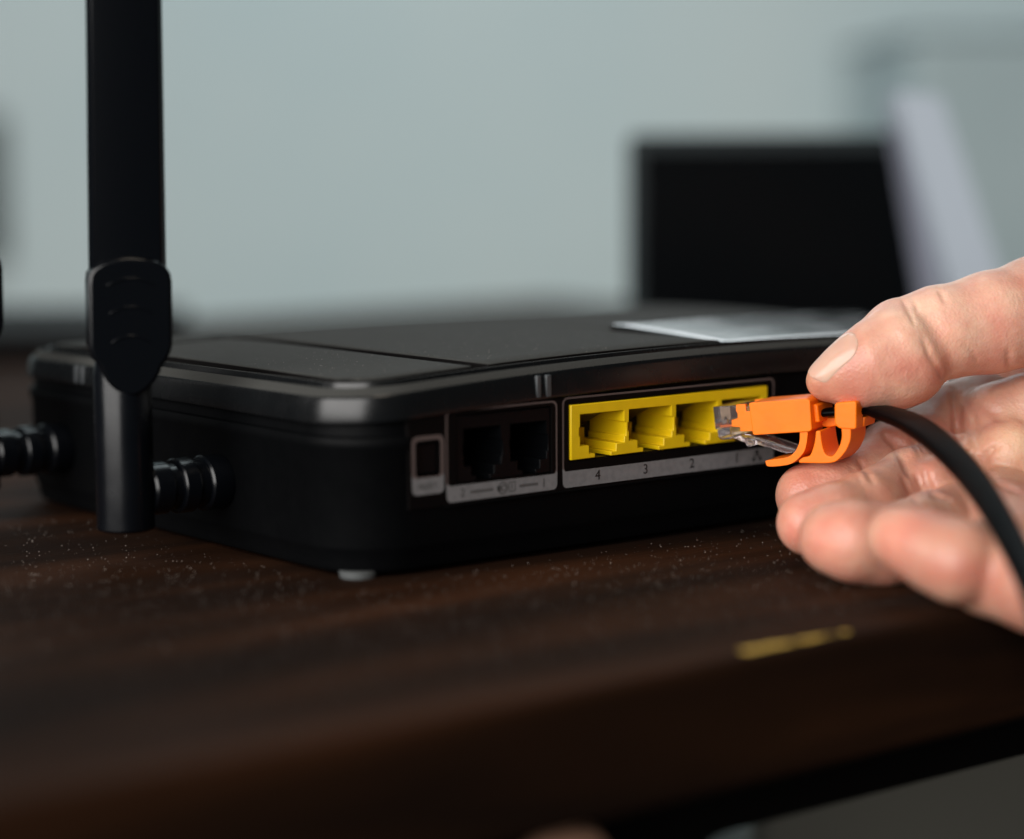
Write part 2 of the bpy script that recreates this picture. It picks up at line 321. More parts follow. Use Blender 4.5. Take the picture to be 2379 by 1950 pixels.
def plate(name, ylo, yhi, x0, x1, m, z=38.5, n=24, bv=.45, thick=2.6, tilt=0):
    """a lid panel following the dome, its edge rounded over"""
    v = []; f = []; xs = [x0 + (x1 - x0) * i / n for i in range(n + 1)]
    H = lambda x, y: 3.0 * dome(x, y) + tilt * (y - 26) - 1.2 * max(0, (y - 95) / 53) ** 2
    ny = 16
    def ring(d, zz):
        a, b = x0 + d, x1 - d; X = [a + (b - a) * i / n for i in range(n + 1)]; Y = [[ylo(x) + d + (yhi(x) - ylo(x) - 2 * d) * j / ny for j in range(ny + 1)] for x in X]
        pts = [(X[i], Y[i][0]) for i in range(n + 1)] + [(X[n], Y[n][j]) for j in range(1, ny)] + [(X[i], Y[i][ny]) for i in range(n, -1, -1)] + [(X[0], Y[0][j]) for j in range(ny - 1, 0, -1)]
        return [(x, y, zz + H(x, y)) for x, y in pts], X, Y
    L = [ring(0, z - thick), ring(0, z - bv), ring(bv * .35, z - bv * .35), ring(bv, z)]
    for q in L: v += q[0]
    N = len(L[0][0])
    for k in range(len(L) - 1):
        for i in range(N): f.append((k * N + i, k * N + (i + 1) % N, (k + 1) * N + (i + 1) % N, (k + 1) * N + i))
    b0 = (len(L) - 1) * N; X, Y = L[-1][1:]; idx = {}
    for i in range(n + 1): idx[i, 0] = b0 + i; idx[i, ny] = b0 + n + ny + (n - i)
    for j in range(1, ny): idx[n, j] = b0 + n + j; idx[0, j] = b0 + 2 * n + ny + (ny - j)
    for i in range(1, n):
        for j in range(1, ny): idx[i, j] = len(v); v.append((X[i], Y[i][j], z + H(X[i], Y[i][j])))
    for i in range(n):
        for j in range(ny): f.append((idx[i, j], idx[i + 1, j], idx[i + 1, j + 1], idx[i, j + 1]))
    o = mesh(name, v, f, m, None, ang=50); o.data.materials.append(M_plate)
    for pg in o.data.polygons:
        if pg.normal.z < .5: pg.material_index = 1                # panel sides blackened: shade in the grooves put into their colour
    return keep(o, router)
def rcl(x, base=7.5, c=16.0, r=8.5): return base + (r - math.sqrt(max(r * r - (c - x) ** 2, 0)) if x < c else 0)
plate('top_panel', rcl, lambda x: 105.0, 7.5, 37.0, M_top)
plate('top_panel', lambda x: 108.4, lambda x: 151 - rcl(x), 7.5, 37.0, M_top)
plate('top_panel', lambda x: 7.5, lambda x: 143.5, 41.0, 108.2, M_top)
def rcr(x): return rcl(210 - x)
plate('glossy_top_panel', rcr, lambda x: 46.0 + .1 * (x - 108), 108.5, 202.5, M_gloss, z=38.8, tilt=.05, bv=.15)['label'] = 'smooth glossy black panel on the right half of the lid'
plate('top_panel', lambda x: 47.0 + .1 * (x - 108.5), lambda x: 151 - rcr(x), 108.5, 202.5, M_top)
# vertical slit marks where the cross groove runs down the lid edge
for a, b in ((48.0, 49.2), (50.6, 52.0)):
    keep(box('lid_seam_ridge', (a, -.1, 33.2), (b, 1.2, 37.9), M_seam, bevel=.2), router)
for a, b in ((109.4, 110.6), (112.4, 113.8)):
    keep(box('lid_seam_ridge', (-.12, a, 30.9), (1.0, b, 35.0), M_seam, bevel=.2), router)
# raised release tab outline under the lid edge
for a, b in (((98.6, .10, 35.0), (111.2, .9, 35.14)), ((98.6, .10, 35.14), (98.75, .9, 36.5))):
    keep(box('tab_edge', a, b, M_ant, bevel=.04), router)
for fx, fy in ((7.6, 8.4), (201, 8), (14, 136), (201, 140)):
    keep(lathe('foot', [(0, 3.7), (1.2, 3.9), (1.5, 3.8)], (fx, fy, TZ + .02), (0, 0, 1), M_foot), router)

# rear port plate with its openings
pp = box('port_plate', (15, .55, 12.7), (119.5, 2.6, 32.6), M_plate)
cut(pp, [((57.2, -3, 18.7), (116.9, 9, 31.2)), ((27.2, -3, 16.9), (52.6, 9, 31.2)), ((17.4, -3, 19.3), (23.0, 9, 26.2))])
keep(pp, router)
keep(box('plate_ledge', (24, .1, 12.35), (119.3, .56, 12.7), M_body, bevel=.1), router)
keep(box('reset_button', (17.6, 1.3, 19.5), (22.8, 2.5, 26.0), M_phone, bevel=.3), router)
# printed frames: thin line loop plus a filled strip at the bottom
def rrect(x0, z0, x1, z1, r, n=5):
    p = []
    for cx, cz, a in ((x1 - r, z1 - r, 0), (x0 + r, z1 - r, 90), (x0 + r, z0 + r, 180), (x1 - r, z0 + r, 270)):
        for i in range(n + 1): t = math.radians(a + 90 * i / n); p.append((cx + r * math.cos(t), cz + r * math.sin(t)))
    return p
def loop(name, o, i, m, y=.50):
    n = len(o); v = [(x, y, z) for x, z in o] + [(x, y, z) for x, z in i]
    return keep(mesh(name, v, [(k, (k + 1) % n, n + (k + 1) % n, n + k) for k in range(n)], m, smooth=False), router)
def flat(name, pts, m, y=.496):
    return keep(mesh(name, [(x, y, z) for x, z in pts], [tuple(range(len(pts)))], m, smooth=False), router)
def frame(x0, z0, x1, z1, zs, lw=.42, r=1.4, m=M_line):
    loop('frame_line', rrect(x0, zs - .6, x1, z1, r), rrect(x0 + lw, zs - .6 + lw, x1 - lw, z1 - lw, r - lw * .6), m)
    a = [(x0, zs + .5), (x0 + .1, z0 + 1.0), (x0 + .35, z0 + .35), (x0 + 1.0, z0), (x1 - 1.0, z0), (x1 - .35, z0 + .35), (x1 - .1, z0 + 1.0), (x1, zs + .5), (x1 - .35, zs + .5), (x1 - .6, zs + .1), (x1 - 1.1, zs), (x0 + 1.1, zs), (x0 + .6, zs + .1), (x0 + .35, zs + .5)]
    return flat('label_strip', a, M_print)
st_main = frame(55.4, 13.2, 118.6, 32.7, 16.75)
st_dual = frame(24.4, 13.2, 54.0, 32.3, 16.6)
st_reset = frame(15.7, 15.5, 23.9, 27.6, 18.9, lw=.9)
TY = .47
def lab(s, x, z, size, m=M_ink, parent=None): return keep(text('lettering', s, size, (x, TY, z), m, None), router)
lab('4', 65.3, 15.1, 3.1); lab('3', 79.1, 15.1, 3.1); lab('2', 93.0, 15.1, 3.1); lab('1', 106.8, 15.1, 3.1)
lab('RESET', 19.8, 17.2, 1.75, M_greyink)
lab('2', 28.6, 14.9, 2.6, M_greyink); lab('1', 50.2, 14.9, 2.6, M_greyink)
def bar(x0, z0, x1, z1, m=M_greyink, y=TY): return keep(box('printed_symbol', (x0, y, z0), (x1, y + .02, z1), m), router)
bar(30.6, 14.6, 36.6, 15.2); bar(43.6, 14.6, 48.6, 15.2)
# telephone symbols
def disc(x, z, r, m=M_greyink, ri=0, n=20, y=TY):
    o = [(x + r * math.cos(6.2832 * i / n), z + r * math.sin(6.2832 * i / n)) for i in range(n)]
    if ri: q = [(x + ri * math.cos(6.2832 * i / n), z + ri * math.sin(6.2832 * i / n)) for i in range(n)]; e = loop('printed_symbol', o, q, m, y)
    else: e = flat('printed_symbol', o, m, y)
    return e
disc(38.2, 14.9, .65); disc(39.2, 14.9, 1.35, ri=1.05); disc(39.4, 14.9, .75, ri=.45)
loop('printed_symbol', rrect(40.7, 13.9, 42.6, 16.1, .4), rrect(40.95, 14.15, 42.35, 15.85, .25), M_greyink, TY); bar(41.5, 14.4, 41.8, 15.7, y=TY + .003)
# network symbol right of the 1
disc(113.2, 15.9, .55, M_ink); disc(112.2, 14.3, .5, M_ink); disc(114.3, 14.3, .5, M_ink); bar(112.1, 15.0, 114.4, 15.2, M_ink, y=TY - .003); bar(113.1, 14.9, 113.3, 15.9, M_ink, y=TY - .006)

# yellow four port block: comb shaped front, extruded into the router
PITCH = 13.92
def comb(x_first, n, pitch, xl, xr, ztop, zbar, zbot, rel):
    """rel: stepped opening, (x, z) from the left foot round to the right foot, relative to the opening"""
    pts = [(xl, ztop), (xl, zbot)]
    for k in range(n): pts += [(x_first + pitch * k + a, z) for a, z in rel]
    return pts + [(xr, zbot), (xr, ztop)]
rel = [(4.3, 19.1), (4.3, 20.1), (2.6, 20.1), (2.6, 21.9), (.1, 21.9), (.1, 24.1), (-.2, 24.1), (-.2, 25.9), (.1, 25.9), (.1, 28.75),
       (12.6, 28.75), (12.6, 26.2), (13.2, 26.2), (13.2, 23.1), (12.7, 23.1), (12.7, 21.7), (10.3, 21.7), (10.3, 20.0), (8.8, 20.0), (8.8, 19.1)]
blk = extrude('port_block', comb(60.0, 4, PITCH, 57.55, 116.1, 30.95, 28.75, 19.1, rel), (0, 0, 0), (1, 0, 0), (0, 0, 1), (0, 1, 0), .15, 12.5, M_yel, bevel=.16, seg=2)
blk['label'] = 'yellow four socket network port block'; keep(blk, router)
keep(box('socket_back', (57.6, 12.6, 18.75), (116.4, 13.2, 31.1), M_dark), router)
keep(box('socket_floor', (57.3, 1.2, 18.2), (116.8, 12.5, 18.95), M_phone), router)
for k in range(4):
    x = 60 + PITCH * k
    keep(box('inner_wall', (x + .12, 6.8, 20.2), (x + 2.4, 12.4, 28.7), M_yel), router)
    keep(box('inner_wall', (x + 2.5, 10.8, 20.2), (x + 10.2, 12.4, 24.2), M_yel), router)
    for q in range(8):
        cx = x + 2.4 + q * 1.02
        keep(extrude('contact_pin', [(3.5, 28.6), (11.5, 24.6), (11.5, 24.9), (3.5, 28.74)], (0, 0, 0), (0, 1, 0), (0, 0, 1), (1, 0, 0), cx, cx + .4, M_gold), router)
# black phone sockets
relp = [(a * .78, 17.0 + (z - 19.1) * 1.15) for a, z in rel]
pb = extrude('phone_socket_block', comb(29.2, 2, 12.3, 27.5, 52.3, 30.9, 28.75, 17.0, relp), (0, 0, 0), (1, 0, 0), (0, 0, 1), (0, 1, 0), .9, 12.5, M_phone, bevel=.16)
keep(pb, router); keep(box('socket_back', (27.3, 12.6, 16.9), (52.5, 13.2, 31.1), M_phone), router); keep(box('socket_floor', (27.3, 1.3, 16.3), (52.5, 12.5, 16.85), M_phone), router)

# a little dust on the lid
def lid_dust():
    v = []; f = []
    for _ in range(420):
        x = rng.uniform(8, 107); y = rng.uniform(8, 60)
        if 36.5 < x < 41.5: continue
        rr = .03 + .06 * rng.random() ** 2; z = 38.5 + 3.0 * dome(x, y); k = len(v); a = rng.random() * 3
        for q in range(4): v.append((x + rr * math.cos(a + q * 1.57), y + rr * math.sin(a + q * 1.57), z + rr * .4))
        v += [(x, y, z + rr), (x, y, z)]
        for q in range(4): f += [(k + q, k + (q + 1) % 4, k + 4), (k + (q + 1) % 4, k + q, k + 5)]
    return mesh('lid_dust', v, f, M_dust, smooth=False)
tag(keep(lid_dust(), router), kind='stuff')
# antennas
def antenna(y0, shift=.9):
    a = empty('antenna', (-22.5, y0, 6.4)); ox, oy = -22.5, y0
    e = Vector((.78, -.622, 0)) * math.cos(math.radians(14)) + Vector((.6217, .7832, 0)) * math.sin(math.radians(14)); e.normalize()
    nrm = Vector((e.y, -e.x, 0))             # towards the camera side
    if nrm.dot(Vector((-.62, -.78, 0))) < 0: nrm = -nrm
    parts = []
    parts.append(lathe('barrel', [(0, 5.2), (.25, 5.75), (.7, 6.05), (33.0, 6.05), (35.5, 5.6), (37, 4.6)], (ox, oy, 6.4), (0, 0, 1), M_ant, n=64))
    out = [(-8.5, 58.6), (-8.3, 60.4), (-7.4, 61.8), (-5.6, 62.9), (-3, 63.6), (0, 63.9), (3, 63.6), (5.6, 62.9), (7.4, 61.8), (8.3, 60.4), (8.6, 58.6), (8.6, 46.2), (8.4, 44.6), (7.6, 42.8), (6.3, 41.2), (6.0, 40.0), (4.9, 38.2), (3.2, 36.4), (1.5, 35.4), (0, 35.1), (-1.5, 35.4), (-3.2, 36.4), (-4.9, 38.4), (-6.0, 40.2), (-6.3, 41.4), (-7.6, 43.0), (-8.4, 44.8), (-8.5, 46.2)]
    ox += shift * e.x; oy += shift * e.y; up = (Vector((0, 0, 1)) + e * .012).normalized()
    parts.append(extrude('sleeve', out, (ox, oy, 0), e, up, nrm, -4.4, 6.1, M_ant2, bevel=.75, seg=3, n_ang=40))
    for z, hw in ((58.4, 4.6), (52.6, 4.2), (46.6, 3.8)):
        arc = [(-hw + 2 * hw * i / 12, z + .9 - 1.5 * (1 - i / 6) ** 2 * .9) for i in range(13)]
        parts.append(extrude('grip_rib', arc + [(x, zz + .45) for x, zz in arc[::-1]], (ox, oy, 0), e, up, nrm, 6.0, 6.35, M_ant2, bevel=.1))
    # blade: flattened hexagon section with thin edges
    sec = [(-7.9, -1.2), (-7.9, 1.3), (-6.9, 2.9), (0, 3.35), (6.9, 2.9), (7.9, 1.3), (7.9, -1.2), (6.9, -2.1), (0, -3.5), (-6.9, -2.1)]
    v = []; f = []; zs = [60, 190, 196, 198]; sl = [1, .93, .86, .6]
    for z, q in zip(zs, sl): v += [Vector((ox, oy, 0)) + up * z + e * (p[0] * q) + nrm * (p[1] * q) for p in sec]
    n = len(sec)
    for k in range(3):
        for i in range(n): f.append((k * n + i, k * n + (i + 1) % n, (k + 1) * n + (i + 1) % n, (k + 1) * n + i))
    f += [tuple(range(n)), tuple(range(3 * n, 4 * n))]
    parts.append(bev(mesh('blade', v, f, M_ant2, ang=20), .25, 2, 15))
    parts.append(lathe('connector', [(-1.2, 5.6), (.2, 6.0), (4.0, 6.0), (4.4, 5.6), (4.5, 5.2), (7.0, 5.2), (7.1, 5.7), (7.4, 5.9), (10.6, 5.9), (10.9, 5.6), (11.0, 4.9), (13.2, 4.9), (13.3, 5.4), (13.6, 5.6), (17.5, 5.6), (18.0, 5.2)], (0, y0, 14.6), (-1, 0, 0), M_ant, n=56, ang=25))
    for p in parts: p.parent = a; p.matrix_parent_inverse = Matrix.Translation(-a.location)
    return a
for y0 in (50.0, 122.0):
    a = antenna(y0, .9 if y0 < 100 else -1.35); a.parent = router; a.matrix_parent_inverse = Matrix.Translation(-router.location)

# ---------------------------------------------------------------- network cable with plug
PA = Vector((92.5, -6.6, 28.6)); PB = Vector((.39628, -.91074, .11627)); PT = Vector((-.04639, .10662, .99322)); PW = Vector((.91696, .39898, 0))
cable = tag(empty('network_cable', PA), 'flat black network cable with clear plug and orange clip, held at the yellow ports', 'cable')
def pex(name, pts, w0, w1, m, bevel=0, seg=2): return keep(extrude(name, pts, PA, PB, PT, PW, w0, w1, m, bevel=bevel, seg=seg), cable)
def pl(s, t, w): return PA + PB * s + PT * t + PW * w
pex('plug_shell', [(0, -.1), (0, -5.1), (.5, -5.15), (.5, -6.9), (1.1, -7.5), (3.2, -7.55), (5.6, -6.9), (8.9, -6.2), (9.4, -6.0), (9.4, -.6), (5.4, -.5), (5.4, -.1)], .1, 11.6, M_clear, bevel=.35)
pex('wire_tray', [(.9, -4.3), (8.8, -4.3), (8.8, -4.9), (.9, -4.9)], 1.2, 10.5, M_org, bevel=.1)
for q in range(8):
    wq = 1.9 + q * 1.02
    pex('contact', [(1.2, -.35), (3.6, -.35), (3.6, -2.9), (3.0, -3.3), (2.4, -2.4), (1.8, -3.3), (1.2, -2.9)], wq, wq + .38, M_gold)
for q in range(8):
    keep(lathe('conductor', [(0, .38), (6.2, .38)], pl(3.0, -3.75, 2.1 + q * 1.02), PB, M_wire[q % 4], n=10), cable)
latch = pex('latch', [(1.3, -7.3), (3.3, -7.0), (4.6, -6.6), (6.5, -6.9), (11.0, -8.4), (17.5, -10.9), (17.45, -11.6), (15.0, -11.7), (8.1, -9.2), (6.6, -9.2), (3.3, -7.8), (1.3, -7.75)], 2.9, 8.8, M_clear, bevel=.2)
for w0, w1 in ((1.2, 2.85), (8.85, 10.5)):
    pex('latch_shoulder', [(6.4, -7.5), (8.6, -8.3), (8.6, -9.3), (7.0, -9.5), (6.4, -8.9)], w0, w1, M_clear, bevel=.15)
pex('boot_prong', [(5.66, .05), (5.45, -1.23), (5.8, -1.97), (5.7, -2.97), (4.2, -3.3), (4.1, -4.75), (6.1, -5.0), (6.0, -5.9), (9.6, -6.05), (9.6, -1.6), (7.9, -1.6), (7.9, .02)], -.15, 1.0, M_org, bevel=.12)
pex('boot_prong', [(5.66, .05), (5.45, -1.23), (5.8, -1.97), (5.7, -2.97), (4.2, -3.3), (4.1, -4.75), (6.1, -5.0), (6.0, -5.9), (9.6, -6.05), (9.6, -1.6), (7.9, -1.6), (7.9, .02)], 10.7, 11.85, M_org, bevel=.12)
bt = pex('boot', [(8.95, .25), (9.1, -6.6), (9.4, -6.9), (22.3, -6.9), (22.9, -6.5), (23.1, -.3), (22.6, .2), (22.0, .3)], -.7, 12.4, M_org, bevel=.45, seg=3)
pex('boot_collar', [(22.9, -1.1), (24.0, -1.3), (24.1, -5.2), (22.9, -5.3)], 1.2, 10.5, M_org, bevel=.35)
def curve_pts(P, n=6):
    out = []
    for i in range(len(P) - 1):
        p0 = P[max(i - 1, 0)]; p1 = P[i]; p2 = P[i + 1]; p3 = P[min(i + 2, len(P) - 1)]
        for k in range(n):
            t = k / n; out.append(tuple(.5 * ((2 * p1[j]) + (-p0[j] + p2[j]) * t + (2 * p0[j] - 5 * p1[j] + 4 * p2[j] - p3[j]) * t * t + (-p0[j] + 3 * p1[j] - 3 * p2[j] + p3[j]) * t ** 3) for j in range(len(p1))))
    return out + [tuple(P[-1])]
inner = curve_pts([(19.9, -6.6), (19.6, -8.9), (18.7, -10.6), (17.8, -11.5), (16.4, -12.2), (13.9, -12.45), (11.7, -12.6), (11.2, -12.75)], 3)
outer = curve_pts([(11.3, -13.5), (11.9, -14.0), (14.9, -14.0), (17.2, -13.65), (19.0, -12.6), (20.5, -11.1), (21.3, -9.0), (21.8, -6.6)], 3)
pex('release_lever', inner + outer, -.2, 9.0, M_org, bevel=.3, seg=3)
p1 = curve_pts([(18.9, -13.2), (20.0, -12.45), (21.6, -12.15), (22.9, -9.7), (23.6, -6.9)], 3) + curve_pts([(24.6, -6.9), (24.65, -9.2), (25.0, -11.6), (25.9, -12.5), (27.0, -12.4), (28.5, -10.6), (29.3, -8.6), (29.4, -6.5)], 3) + curve_pts([(31.6, -6.5), (31.3, -9.0), (30.6, -10.6), (29.6, -12.0), (27.9, -13.5), (26.4, -14.0), (24, -14.0)], 3) + [(19.0, -13.6)]
pex('spring_clip', p1, -.2, 9.4, M_org, bevel=.3, seg=3)
pex('clip_web', [(20.2, -6.0), (20.2, -4.6), (30, -4.8), (30.0, -6.2), (27, -6.6), (24, -6.9)], 6.0, 11.0, M_org, bevel=.3)
pex('cable_grip', [(28.9, -1.1), (33.0, -1.0), (33.5, -1.4), (32.9, -6.8), (32.4, -7.1), (29.2, -6.7), (28.5, -6.2), (28.1, -5.3), (28.5, -1.6)], -.5, 3.9, M_org, bevel=.45, seg=3)
pex('cable_grip', [(28.9, -1.0), (34.3, -1.0), (34.6, -2.6), (29, -2.5)], 4.0, 11.2, M_org, bevel=.3, seg=3)
pex('cable_grip', [(28.9, -4.9), (33.5, -4.9), (33.0, -7.1), (29.2, -6.7)], 4.0, 11.2, M_org, bevel=.3, seg=3)
# faint moulded marks on the boot's side
def sweep(name, path, wid, th, m, nseg=10):
    P = [Vector(p) for p, _, _, _ in path]; 
    rows = [list(p) + list(wv) + [a, b] for p, wv, a, b in path]; rows = curve_pts(rows, nseg); v = []; f = []; K = 16
    for i, r in enumerate(rows):
        p = Vector(r[:3]); a = Vector(rows[max(i - 1, 0)][:3]); b = Vector(rows[min(i + 1, len(rows) - 1)][:3]); tg = (b - a).normalized()
        wv = Vector(r[3:6]); wv = (wv - tg * wv.dot(tg)).normalized(); nv = tg.cross(wv); hw, ht = r[6] / 2, r[7] / 2
        for k in range(K):
            t = 2 * math.pi * k / K; c, s_ = math.cos(t), math.sin(t)
            v.append(p + wv * (math.copysign(abs(c) ** .7, c) * hw) + nv * (math.copysign(abs(s_) ** .75, s_) * ht))
    for i in range(len(rows) - 1):
        for k in range(K): f.append((i * K + k, i * K + (k + 1) % K, (i + 1) * K + (k + 1) % K, (i + 1) * K + k))
    f += [tuple(range(K)), tuple(range((len(rows) - 1) * K, len(rows) * K))]
    return mesh(name, v, f, m, ang=70)
WV = (CAM_R * .64 + CAM_U * .70 + CAM_F * .75)
c0, c1, c2 = pl(22, -3.5, 5.9), pl(28.5, -3.55, 5.9), pl(34.5, -3.7, 5.6)
pts = [(c0, PW, 6.4, 1.9), (c1, PW, 6.4, 1.9), (c2, PW, 6.2, 2.0)]
for k, (q, wd) in enumerate([([109.9, -42.3, 28.8], 5.6), ([107.1, -51.8, 27.8], 6.0), ([101.9, -63.5, 25.5], 5.8), ([94.9, -76.4, 22.2], 5.6), ([86.9, -88.6, 18.8], 5.4), ([78.4, -100.4, 15.0], 5.2), ([69.6, -112.1, 10.5], 5.1), ([59.9, -124.6, 4.9], 5.1), ([51.8, -136.3, -4.6], 5.1), ([48.4, -143.9, -20.9], 5.1), ([46.4, -148.7, -44.9], 5.1)]):
    m_ = min(1, (k + 1) / 4); pts.append((Vector(q), PW * (1 - m_) + WV * m_, wd, 2.8))
cord = sweep('cord', [(tuple(p), tuple(w_), a, b) for p, w_, a, b in pts], 0, 0, M_cable)
keep(cord, cable)

# ---------------------------------------------------------------- hand (signed distance field meshed into one skin)
HAND_GROUPS = [["thumb_end", 3.0, 2.0, [[[66.79, 8.46, 502, 3.0], [71.16, 9.95, 502, 5.4], [77.21, 12.09, 502, 8.0], [82.95, 15.37, 503, 9.2]], [[67.73, 8.58, 509, 3.0], [72.16, 10.09, 509, 5.4], [78.28, 12.25, 509, 8.0], [84.1, 15.58, 510, 9.2]], [[68.65, 7.75, 504, 3.6], [75.5, 8.66, 503, 6.2], [83.41, 10.9, 503, 7.9], [86.21, 11.46, 503, 7.6]], [[69.46, 7.84, 510, 3.6], [76.4, 8.77, 509, 6.2], [84.41, 11.03, 509, 7.9], [87.24, 11.59, 509, 7.6]]]], ["thumb", 3.5, 1.6, [[[84.08, 19.43, 507, 6.6], [90.36, 19.29, 508, 8.8]], [[86.61, 17.18, 507, 8.6], [95.25, 19.13, 509, 9.5], [105.29, 21.33, 512, 10.6], [117.81, 24.22, 517, 11.8], [138.44, 27.97, 530, 13.5]], [[138.44, 27.97, 530, 13.5], [167.88, 7.36, 530, 17]]]], ["index", 2.5, 1.3, [[[65.03, -16.72, 510, 7.2], [70.55, -15.42, 511, 7.5], [78.4, -12.71, 516, 7.4]], [[78.75, -12.54, 517, 7.2], [85.27, -8.38, 520, 8.0], [91.75, -6.11, 524, 8.4]], [[93.56, -5.36, 526, 8.2], [101.63, -0.98, 530, 9.2], [107.84, 1.48, 534, 9.6]]]], ["middle", 2.5, 2.0, [[[61.89, -21.6, 484, 6.8], [67.27, -20.61, 484, 7.1], [73.85, -18.74, 489, 7.1]], [[74.45, -18.42, 490, 7.2], [85.91, -14.47, 504, 7.6]], [[87.02, -14.03, 505, 7.8], [107.35, -10.15, 522, 9.0]], [[90.24, -12.95, 496, 4.4], [93.65, -11.71, 498, 5.0]]]], ["ring", 2.5, 2.0, [[[64.45, -23.68, 465, 7.2], [68.21, -24.26, 463, 7.8], [73.94, -25.18, 464, 7.8]], [[74.53, -24.97, 465, 7.8], [86.71, -23.11, 480, 8]], [[86.89, -23.16, 481, 8], [106.45, -20.07, 504, 9.6]]]], ["little", 2.5, 1.2, [[[73.3, -22.4, 443, 5.8], [76.63, -23.39, 440, 6.4], [79.75, -25.09, 437, 6.9], [83.22, -26.6, 434, 7.3]], [[83.46, -26.6, 434, 7.3], [91.7, -27.2, 452, 7.6]]]], ["thenar", 3.0, 1.2, [[[109.09, -0.97, 522, 9.4], [119.4, -2.43, 524, 12]], [[109.56, -8.25, 512, 8.4], [119.98, -10.95, 514, 10.5]], [[116.31, 1.45, 521, 9], [125.47, 1.46, 525, 12]]]], ["band", 2.0, 1.0, [[[102.31, -10.59, 520, 5.4], [105.6, -18.06, 500, 6.0], [106.7, -25.12, 476, 7.4]]]], ["palm", 5.0, 1.6, [[[127.22, -7.57, 545, 18], [125.17, -30.57, 508, 18]], [[125.17, -30.57, 508, 18], [177.7, -20.12, 530, 24], [249.98, -18.15, 560, 26]], [[127.22, -7.57, 545, 18], [162.54, -2.52, 545, 22]], [[116.03, 8.1, 547, 6.5], [130.96, 12.69, 548, 14]], [[84.38, -26.83, 460, 5.0], [90.07, -28.63, 438, 7.2], [97.98, -30.02, 430, 8.6], [113.88, -34.31, 436, 14]], [[88.94, -25.46, 500, 7], [102.22, -22.41, 484, 9], [105.28, -27.81, 462, 11]], [[113.88, -34.31, 436, 14], [167.64, -25.46, 500, 22]]]]]
HAND_CREASES = [[0.65, 0.5, [[0.176574, 0.035185], [0.179722, 0.027222], [0.183796, 0.020926], [0.186389, 0.016852]]], [0.4, 0.35, [[0.168241, 0.050926], [0.169722, 0.048333], [0.171574, 0.044444], [0.173056, 0.040741]]], [0.35, 0.4, [[0.172315, 0.052407], [0.174167, 0.048704], [0.174907, 0.046111]]], [0.4, 0.4, [[0.184167, 0.055], [0.185278, 0.052407], [0.186019, 0.050185]]], [0.7, 0.45, [[0.214352, 0.020556], [0.213796, 0.025], [0.213426, 0.030185]]], [0.3, 0.4, [[0.194537, 0.032407], [0.198611, 0.028704], [0.201019, 0.023148]]], [1.5, 0.55, [[0.159722, -0.006481], [0.164537, -0.010926], [0.168241, -0.016852], [0.170463, -0.023519]]], [0.6, 0.35, [[0.163056, -0.006111], [0.168241, -0.011667], [0.171574, -0.018704]]], [0.8, 0.45, [[0.148796, -0.017593], [0.152315, -0.022222], [0.155278, -0.027222]]], [0.3, 0.35, [[0.145463, -0.02037], [0.148611, -0.024074], [0.150463, -0.027778]]], [1.8, 0.6, [[0.189352, 0.012963], [0.190833, 0.00463], [0.191759, -0.005556], [0.193981, -0.013519]]], [1.6, 0.6, [[0.193426, -0.012037], [0.198611, -0.016111], [0.203796, -0.021296], [0.210833, -0.028704]]], [0.9, 0.5, [[0.2025, -0.02037], [0.204167, -0.014815], [0.209722, -0.011296]]], [1.2, 0.5, [[0.209352, -0.027778], [0.214537, -0.029815], [0.221204, -0.032778]]], [0.5, 0.8, [[0.19787, 0.006852], [0.205648, 0.004259], [0.213981, -0.001852]]], [0.4, 0.4, [[0.194537, 0.008333], [0.198611, 0.002778], [0.199722, -0.00463]]], [0.9, 0.5, [[0.168241, -0.02537], [0.170463, -0.030185], [0.174167, -0.03537]]], [0.9, 0.5, [[0.1775, -0.021667], [0.178981, -0.027963], [0.181944, -0.033148], [0.188241, -0.034259]]], [0.5, 0.4, [[0.173796, -0.023889], [0.176019, -0.028704], [0.17787, -0.032407]]], [0.4, 0.6, [[0.174167, -0.037963], [0.183426, -0.041667], [0.194537, -0.044444]]], [0.35, 0.5, [[0.203796, -0.039815], [0.209352, -0.047222], [0.213981, -0.058333]]], [0.4, 0.35, [[0.174167, -0.006481], [0.176019, -0.011111], [0.17787, -0.015741]]], [0.4, 0.35, [[0.176389, -0.005741], [0.178241, -0.01037], [0.180093, -0.015]]], [0.4, 0.35, [[0.171944, -0.007222], [0.173796, -0.011852], [0.175648, -0.016481]]]]
HAND_TONES = [[[100.05, 22.69, 500], 20, [1.38, 1.6, 1.68]], [[84.89, 19.83, 498], 9, [1.22, 1.34, 1.36]], [[109.17, -6.11, 508], 8, [1.25, 1.4, 1.3]], [[66.65, 8.38, 503], 7, [1.12, 1.08, 0.96]], [[75.97, 6.94, 500], 10, [1.12, 1.0, 1.0]], [[90.79, 11.57, 500], 5, [0.95, 0.74, 0.68]], [[63.39, -14.44, 503], 8, [1.02, 0.8, 0.76]], [[59.16, -22.22, 480], 6, [1.22, 1.05, 1.05]], [[62.25, -23.27, 457], 6, [1.28, 1.12, 1.12]], [[71.09, -22.2, 436], 6, [1.25, 1.1, 1.1]], [[69.89, -23.43, 460], 5, [0.85, 0.62, 0.58]], [[88.74, -6.2, 515], 6, [0.95, 0.78, 0.76]], [[83.26, -26.55, 428], 7, [0.92, 0.78, 0.76]]]  # skin redness, with lit thumb, bright fingertips and finger shade put into colour
NAIL = dict(tip=[63.96, 11.01, 499.5], base=[73.68, 17.49, 497], up=(-.38, .60, -.70), w=8.4, lift=.38)
RING = dict(c=[106.34, 0.92, 554], ax=(.85, -.2, .45), r=10.5)
def hand_world(q): return Vector((-258.315, -377.443, 87.816)) + CAM_R * q[0] + CAM_U * q[1] + CAM_F * q[2]
